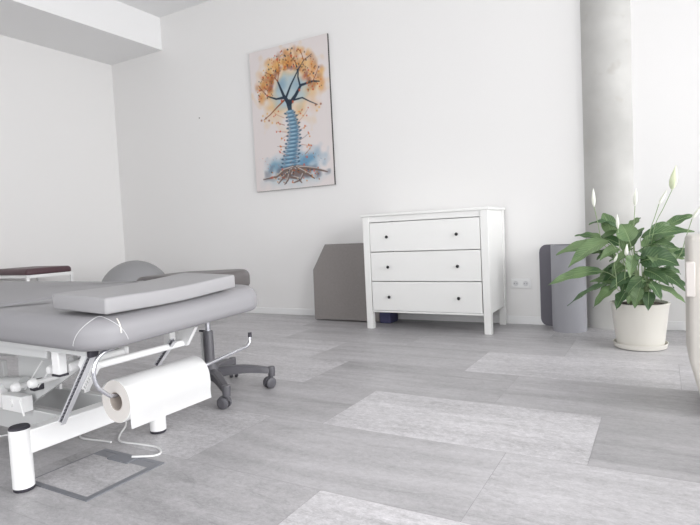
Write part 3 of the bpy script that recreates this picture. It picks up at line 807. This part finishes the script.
# paper roll on the holder
def roll():
    X, zc, ya, yb, R, ri = -1.45, .343, 1.058, 1.385, .066, .028
    t = thing('paper_roll', 'thick white paper towel roll hanging under the end of the treatment table', 'paper roll', (X, (ya+yb)/2, zc-R))
    n = 48; bm = bmesh.new()
    lathe(bm, [(ri+.0015, ya), (R-.001, ya), (R, ya+.001), (R, yb-.001), (R-.001, yb), (ri+.0015, yb), (ri+.0015, ya)], (X, 0, zc), n=n, axis='Y')
    o = obj('paper', bm, [M_paper, M_paperend_shaded], t)
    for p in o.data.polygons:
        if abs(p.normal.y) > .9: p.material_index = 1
    obj('cardboard_core', LA([(ri-.0015, ya+.001), (ri+.0015, ya+.001), (ri+.0015, yb-.001), (ri-.0015, yb-.001), (ri-.0015, ya+.001)], (X, 0, zc), n=32, axis='Y'), M_card, t)
    # loose outer turn ending in a hanging sheet at the front
    bm = bmesh.new(); pr = []
    for k in range(0, 30):
        a = math.radians(150-k*(150/29)); pr.append((X+math.cos(a)*(R+.0015), zc+math.sin(a)*(R+.0015)))
    for k in range(1, 8): pr.append((X+R+.0015+.0015*math.sin(k), zc-k*.0108))
    rows = []
    for (x, z) in pr: rows.append([bm.verts.new((x, ya-.003+(yb-ya+.006)*j/6, z)) for j in range(7)])
    for i in range(len(rows)-1):
        for j in range(6): bm.faces.new((rows[i][j], rows[i][j+1], rows[i+1][j+1], rows[i+1][j]))
    bmesh.ops.solidify(bm, geom=bm.faces[:], thickness=.0012)
    obj('loose_sheet', bm, M_paper, t)
roll()

# ---------------------------------------------------------------- floor box and cable
def floorbox():
    x0, x1, y0, y1 = -1.952, -1.615, 1.045, 1.362
    t = thing('floor_socket_box', 'square steel-framed floor socket box with tiled lid under the treatment table', 'floor box', ((x0+x1)/2, (y0+y1)/2, 0))
    fr = bmesh.new(); w = .018; h = .004
    box(fr, x0, x1, y0, y0+w, 0, h); box(fr, x1-w*1.3, x1, y0+w, y1-w, 0, h); box(fr, x0, x1, y1-w, y1, 0, h); box(fr, x0, x0+.006, y0+w, y1-w, 0, h)
    obj('frame', fr, M_steelf, t)
    ins = bmesh.new(); box(ins, x0+.006, x1-w*1.3, y0+w, y1-w-.04, 0, .0034)
    o = obj('lid', ins, M_floor, t); at = o.data.attributes.new('tone', 'FLOAT_COLOR', 'FACE')
    for i in range(len(o.data.polygons)): at.data[i].color = (.44, .37, .9, 1)
    obj('lid_back_strip', B(x0+.006, x1-w*1.3, y1-w-.04, y1-w, 0, .003), mat('steel_strip', (142, 143, 148), .5, metal=.3), t)
    obj('cable_outlet', B(x0+.10, x0+.215, y1-w-.050, y1-w+.004, .003, .008, bev=.001), mat('outlet_grey', (120, 122, 128), .5), t)
    pts = smooth_path([(-1.76, 1.335, .012), (-1.735, 1.352, .010), (-1.70, 1.385, .006), (-1.70, 1.42, .0045), (-1.758, 1.453, .0045), (-1.851, 1.447, .0045), (-1.96, 1.437, .0045), (-2.03, 1.49, .006), (-2.06, 1.545, .03), (-2.12, 1.56, .09), (-2.20, 1.50, .16), (-2.24, 1.45, .22)], 8)
    pts2 = smooth_path([(-1.99, 1.415, .0045), (-2.04, 1.41, .0045), (-2.152, 1.395, .0045), (-2.261, 1.43, .0045), (-2.45, 1.36, .0045), (-2.60, 1.20, .0045), (-2.8, 1.22, .0045), (-3.0, 1.30, .0045)], 8)
    tag(obj('power_cable', T(pts, .0042, n=8), M_cord), 'white power cable curling from the floor box up to the treatment table', 'cable')
    tag(obj('control_cable', T(pts2, .0042, n=8), M_cord), 'second white cable lying flat on the floor under the table end beam', 'cable')
floorbox()

# ---------------------------------------------------------------- plant
LEAVES = [(-0.297, 3.85, 0.687, -0.523, 3.72, 0.526, 0.085, 0.05), (-0.322, 3.9, 0.653, -0.616, 3.85, 0.601, 0.07, 0.05), (-0.339, 3.95, 0.694, -0.509, 3.95, 0.723, 0.05, 0.02), (-0.238, 3.98, 0.747, -0.42, 3.95, 0.794, 0.07, 0.06), (-0.172, 3.8, 0.677, -0.223, 3.85, 0.79, 0.085, 0.03), (-0.117, 3.95, 0.694, 0.178, 4.0, 0.721, 0.06, 0.04), (0.021, 4.1, 0.75, 0.194, 4.15, 0.822, 0.05, 0.03), (-0.059, 4.05, 0.725, 0.116, 4.1, 0.717, 0.07, 0.05), (-0.117, 3.72, 0.557, 0.086, 3.66, 0.536, 0.105, 0.06), (-0.33, 3.8, 0.496, -0.651, 3.7, 0.412, 0.06, 0.05), (-0.274, 3.75, 0.421, -0.525, 3.66, 0.288, 0.065, 0.04), (-0.244, 3.72, 0.412, -0.375, 3.66, 0.28, 0.06, 0.03), (-0.193, 3.7, 0.38, -0.247, 3.66, 0.27, 0.06, 0.02), (-0.114, 3.66, 0.408, -0.146, 3.62, 0.288, 0.055, 0.02), (-0.071, 3.7, 0.381, -0.076, 3.66, 0.27, 0.05, 0.02), (-0.034, 3.8, 0.487, 0.116, 3.7, 0.384, 0.06, 0.05), (-0.046, 3.85, 0.399, 0.124, 3.75, 0.299, 0.05, 0.04), (-0.005, 3.9, 0.43, 0.136, 3.9, 0.383, 0.05, 0.04), (0.05, 4.05, 0.562, 0.209, 4.1, 0.585, 0.05, 0.03), (-0.205, 3.98, 0.733, -0.433, 3.95, 0.629, 0.06, 0.06), (-0.244, 3.9, 0.56, -0.426, 3.88, 0.607, 0.06, 0.04), (-0.211, 3.85, 0.616, -0.095, 3.95, 0.758, 0.08, 0.03), (-0.096, 3.9, 0.623, -0.001, 3.95, 0.689, 0.07, 0.03), (-0.287, 4.02, 0.71, -0.344, 4.05, 0.865, 0.07, 0.05), (-0.146, 3.75, 0.48, -0.292, 3.7, 0.379, 0.06, 0.03), (-0.094, 3.72, 0.46, -0.197, 3.68, 0.347, 0.06, 0.02), (-0.024, 3.95, 0.582, 0.102, 4.0, 0.612, 0.06, 0.04), (-0.189, 3.78, 0.477, -0.218, 3.7, 0.368, 0.05, 0.02), (-0.094, 3.75, 0.503, 0.034, 3.68, 0.419, 0.06, 0.04), (-0.034, 4.0, 0.64, 0.073, 4.08, 0.695, 0.06, 0.03), (-0.227, 3.95, 0.648, -0.365, 3.98, 0.702, 0.05, 0.03), (-0.157, 3.74, 0.399, -0.187, 3.68, 0.306, 0.05, 0.02), (-0.152, 3.7, 0.6, -0.168, 3.64, 0.467, 0.05, 0.03), (-0.064, 3.7, 0.439, -0.006, 3.65, 0.332, 0.05, 0.02), (0.006, 3.85, 0.494, 0.098, 3.85, 0.47, 0.05, 0.03), (-0.21, 3.8, 0.535, -0.272, 3.75, 0.48, 0.05, 0.02), (-0.258, 3.9, 0.615, -0.37, 3.88, 0.564, 0.05, 0.03), (-0.003, 4.0, 0.549, 0.137, 4.05, 0.543, 0.05, 0.03), (-0.135, 3.8, 0.617, -0.042, 3.72, 0.585, 0.06, 0.03), (-0.175, 4.05, 0.755, -0.12, 4.12, 0.827, 0.05, 0.02)]
FLOWERS = [((-0.336, 3.88, 0.692), (-0.378, 3.88, 0.908), (-0.382, 3.88, 1.031), 0.009), ((-0.035, 3.85, 0.769), (0.058, 3.85, 0.981), (0.081, 3.85, 1.129), 0.016), ((-0.064, 3.95, 0.731), (-0.012, 3.95, 0.904), (0.033, 3.95, 0.988), 0.008), ((-0.162, 4.0, 0.681), (-0.147, 4.0, 0.901), (-0.139, 4.0, 1.016), 0.01), ((-0.227, 3.8, 0.629), (-0.236, 3.8, 0.76), (-0.24, 3.8, 0.854), 0.007), ((-0.237, 3.7, 0.388), (-0.256, 3.7, 0.561), (-0.233, 3.7, 0.61), 0.006), ((0.097, 3.95, 0.581), (0.163, 3.95, 0.801), (0.21, 3.95, 0.877), 0.008), ((-0.199, 3.72, 0.448), (-0.19, 3.72, 0.595), (-0.184, 3.72, 0.668), 0.008)]
def plant():
    cx, cy = -.128, 3.905
    t = thing('potted_peace_lily', 'green leafy peace lily with white blooms in a cream pot by the pillar', 'potted plant', (cx, cy, 0))
    obj('saucer', LA([(.0001, 0), (.135, 0), (.150, .006), (.157, .030), (.158, .036), (.153, .036), (.148, .012), (.0001, .012)], (cx, cy, 0), n=56), M_pot, t)
    obj('pot', LA([(.0001, .013), (.126, .013), (.136, .022), (.166, .275), (.170, .280), (.170, .290), (.160, .291), (.156, .27), (.0001, .262)], (cx, cy, 0), n=64), M_pot, t)
    obj('soil', LA([(.0001, .262), (.154, .262), (.150, .274), (.08, .279), (.0001, .280)], (cx, cy, 0), n=40), M_soil, t)
    rnd = random.Random(11)
    def leaf(b, tp, W, arch, roll=0.0):
        Nf = Vector((.1+rnd.uniform(-.35, .35), -.65+rnd.uniform(-.25, .25), .75)).normalized()
        b, tp = Vector(b), Vector(tp); bm = bmesh.new(); uvl = bm.loops.layers.uv.new('UVMap')
        mid = (b+tp)/2 + Vector((0, 0, arch))
        # stalk from the soil to the blade
        ang = math.atan2(b.y-cy, b.x-cx)+rnd.uniform(-.3, .3); rr = rnd.uniform(.02, .075)
        root = Vector((cx+math.cos(ang)*rr, cy+math.sin(ang)*rr, .262))
        c1 = Vector((root.x+(b.x-root.x)*.25, root.y+(b.y-root.y)*.25, root.z+max(.08, (b.z-root.z))*.75+.03))
        st = [(root*(1-s)**2+c1*2*s*(1-s)+b*s*s) for s in [k/8 for k in range(9)]]
        d0 = (mid-b).normalized(); st[-1] = b
        nb = len(bm.faces); tube(bm, st+[b+d0*.012], [.0042-.0017*k/9 for k in range(10)], n=6)
        stalk = set(bm.faces)
        N, K = 16, 3; rows = []
        Ls = (tp-b).length
        for i in range(N+1):
            s = i/N; p = b*(1-s)**2+mid*2*s*(1-s)+tp*s*s; dd = ((mid-b)*(1-s)+(tp-mid)*s).normalized()
            side = dd.cross(Nf)
            # let hanging leaves turn their face outward
            if side.length < .25: side = dd.cross(Vector((cx-p.x, cy-p.y, .2)))
            side.normalize(); up = side.cross(dd).normalized()
            side = (side*math.cos(roll)+up*math.sin(roll)).normalized(); up = side.cross(dd).normalized()
            w = W*.80*(math.sin(PI*min(1, s**.72))**.85)*(1-.25*s) if 0 < s < 1 else 0.0004
            row = []
            for k in range(-K, K+1):
                q = k/K; lift = abs(q)*.28*w + .004*math.sin(s*17+q*2+W*300)*abs(q)
                row.append((bm.verts.new(p+side*q*w+up*lift), q, s))
            rows.append(row)
        for i in range(N):
            for k in range(2*K):
                q4 = (rows[i][k], rows[i][k+1], rows[i+1][k+1], rows[i+1][k])
                f = bm.faces.new([v[0] for v in q4])
                for lp, v in zip(f.loops, q4): lp[uvl].uv = (v[1], v[2])
        for f in bm.faces: f.material_index = 1 if f in stalk else 0
        obj('leaf', bm, [M_leaf, M_stem], t, recalc=False, angle=80)
    for L in LEAVES: leaf(L[0:3], L[3:6], L[6], L[7], rnd.uniform(-.35, .35))
    for k in range(18):   # inner and rear foliage
        a = rnd.uniform(0, 2*PI); r0 = rnd.uniform(.05, .13); r1 = r0+rnd.uniform(.12, .20); zb = rnd.uniform(.38, .66)
        a2 = a+rnd.uniform(-.5, .5)
        leaf((cx+math.cos(a)*r0, cy+math.sin(a)*r0*.9, zb), (cx+math.cos(a2)*r1, cy+math.sin(a2)*r1*.9, zb+rnd.uniform(-.14, .06)), rnd.uniform(.045, .07), rnd.uniform(.02, .06), rnd.uniform(-.5, .5))
    for i, (s, b, tp, w) in enumerate(FLOWERS):
        s, b, tp = Vector(s), Vector(b), Vector(tp); root = Vector((cx+(s.x-cx)*.25, cy+(s.y-cy)*.25, .262))
        fb = bmesh.new(); tube(fb, smooth_path([root, root.lerp(s, .5)+Vector((0, 0, .05)), s, s.lerp(b, .5), b], 6), .0026, n=6)
        fl = obj('flower_stem', fb, M_stem, t)
        ax = (tp-b); H = ax.length; ax.normalize(); a_, b_ = frame_axes(ax); bm = bmesh.new(); rings = []
        w = .031 if i == 1 else w*1.9
        for q in range(13):
            f = q/12; r = w*(math.sin(PI*min(1, f**.8))**.8)*(1-.35*f) + .0006; bend = a_*(.012*f**2.5)
            rings.append([bm.verts.new(b+ax*H*f+bend+(a_*math.cos(2*PI*k/14)+b_*math.sin(2*PI*k/14)*.75)*r*(1+.12*math.sin(3*2*PI*k/14+f*3))) for k in range(14)])
        for q in range(12):
            for k in range(14): bm.faces.new((rings[q][k], rings[q][(k+1) % 14], rings[q+1][(k+1) % 14], rings[q+1][k]))
        bm.faces.new(rings[0][::-1]); bm.faces.new(rings[-1])
        obj('bloom', bm, M_petalg if i == 1 else M_petal, fl)
plant()

# ---------------------------------------------------------------- cream cabinet at the right edge
def cabinet():
    t = thing('rounded_cabinet', 'cream cabinet with rounded corners at the right edge, in front of the plant', 'cabinet', (.34, 2.8, 0))
    x0, x1, y0, y1 = .0925, .60, 2.6, 3.0
    bm = bmesh.new()
    cushion(bm, rrect(x0, x1, y0, y1, .02, 5), 0, .738, .022, .004, n=5)
    for k in range(1, 5): bmesh.ops.bisect_plane(bm, geom=bm.verts[:]+bm.edges[:]+bm.faces[:], plane_co=(0, 0, .225*k/4), plane_no=(0, 0, 1))
    for v in bm.verts:
        if v.co.z < .225 and v.co.x < .3: v.co.x += .055*((.225-v.co.z)/.225)*(1-(v.co.x-x0)/(.3-x0))
        if v.co.z < .225 and v.co.x > .4: v.co.x -= .055*((.225-v.co.z)/.225)*(v.co.x-.4)/(x1-.4)
    obj('body', bm, M_cream, t)
    obj('handle', B(.082, .115, 2.572, 2.606, .495, .637, bev=.004), M_creaml, t)
cabinet()

# ---------------------------------------------------------------- camera, world, view
cam = bpy.data.cameras.new('camera'); co = bpy.data.objects.new('camera', cam); C.objects.link(co)
yaw, pitch, roll_ = 0.52002, 0.05613, -0.04858
f = Vector((-math.sin(yaw)*math.cos(pitch), math.cos(yaw)*math.cos(pitch), -math.sin(pitch)))
r = Vector((math.cos(yaw), math.sin(yaw), 0)); u = r.cross(f)
c_, s_ = math.cos(roll_), math.sin(roll_)
R_, U_ = r*c_+u*s_, -r*s_+u*c_
co.matrix_world = Matrix(((R_.x, U_.x, -f.x, 0), (R_.y, U_.y, -f.y, 0), (R_.z, U_.z, -f.z, 0.8241), (0, 0, 0, 1)))
cam.sensor_width = 36; cam.lens = 546.10/700*36; cam.clip_start = .05
bpy.context.scene.camera = co
w = bpy.data.worlds.new('sky'); bpy.context.scene.world = w; w.use_nodes = True
w.node_tree.nodes['Background'].inputs[0].default_value = (.86, .92, 1, 1); w.node_tree.nodes['Background'].inputs[1].default_value = 1.0
vs = bpy.context.scene.view_settings
vs.view_transform = 'Standard'; vs.look = 'None'; vs.gamma = 1; vs.use_curve_mapping = False; vs.exposure = EXPO
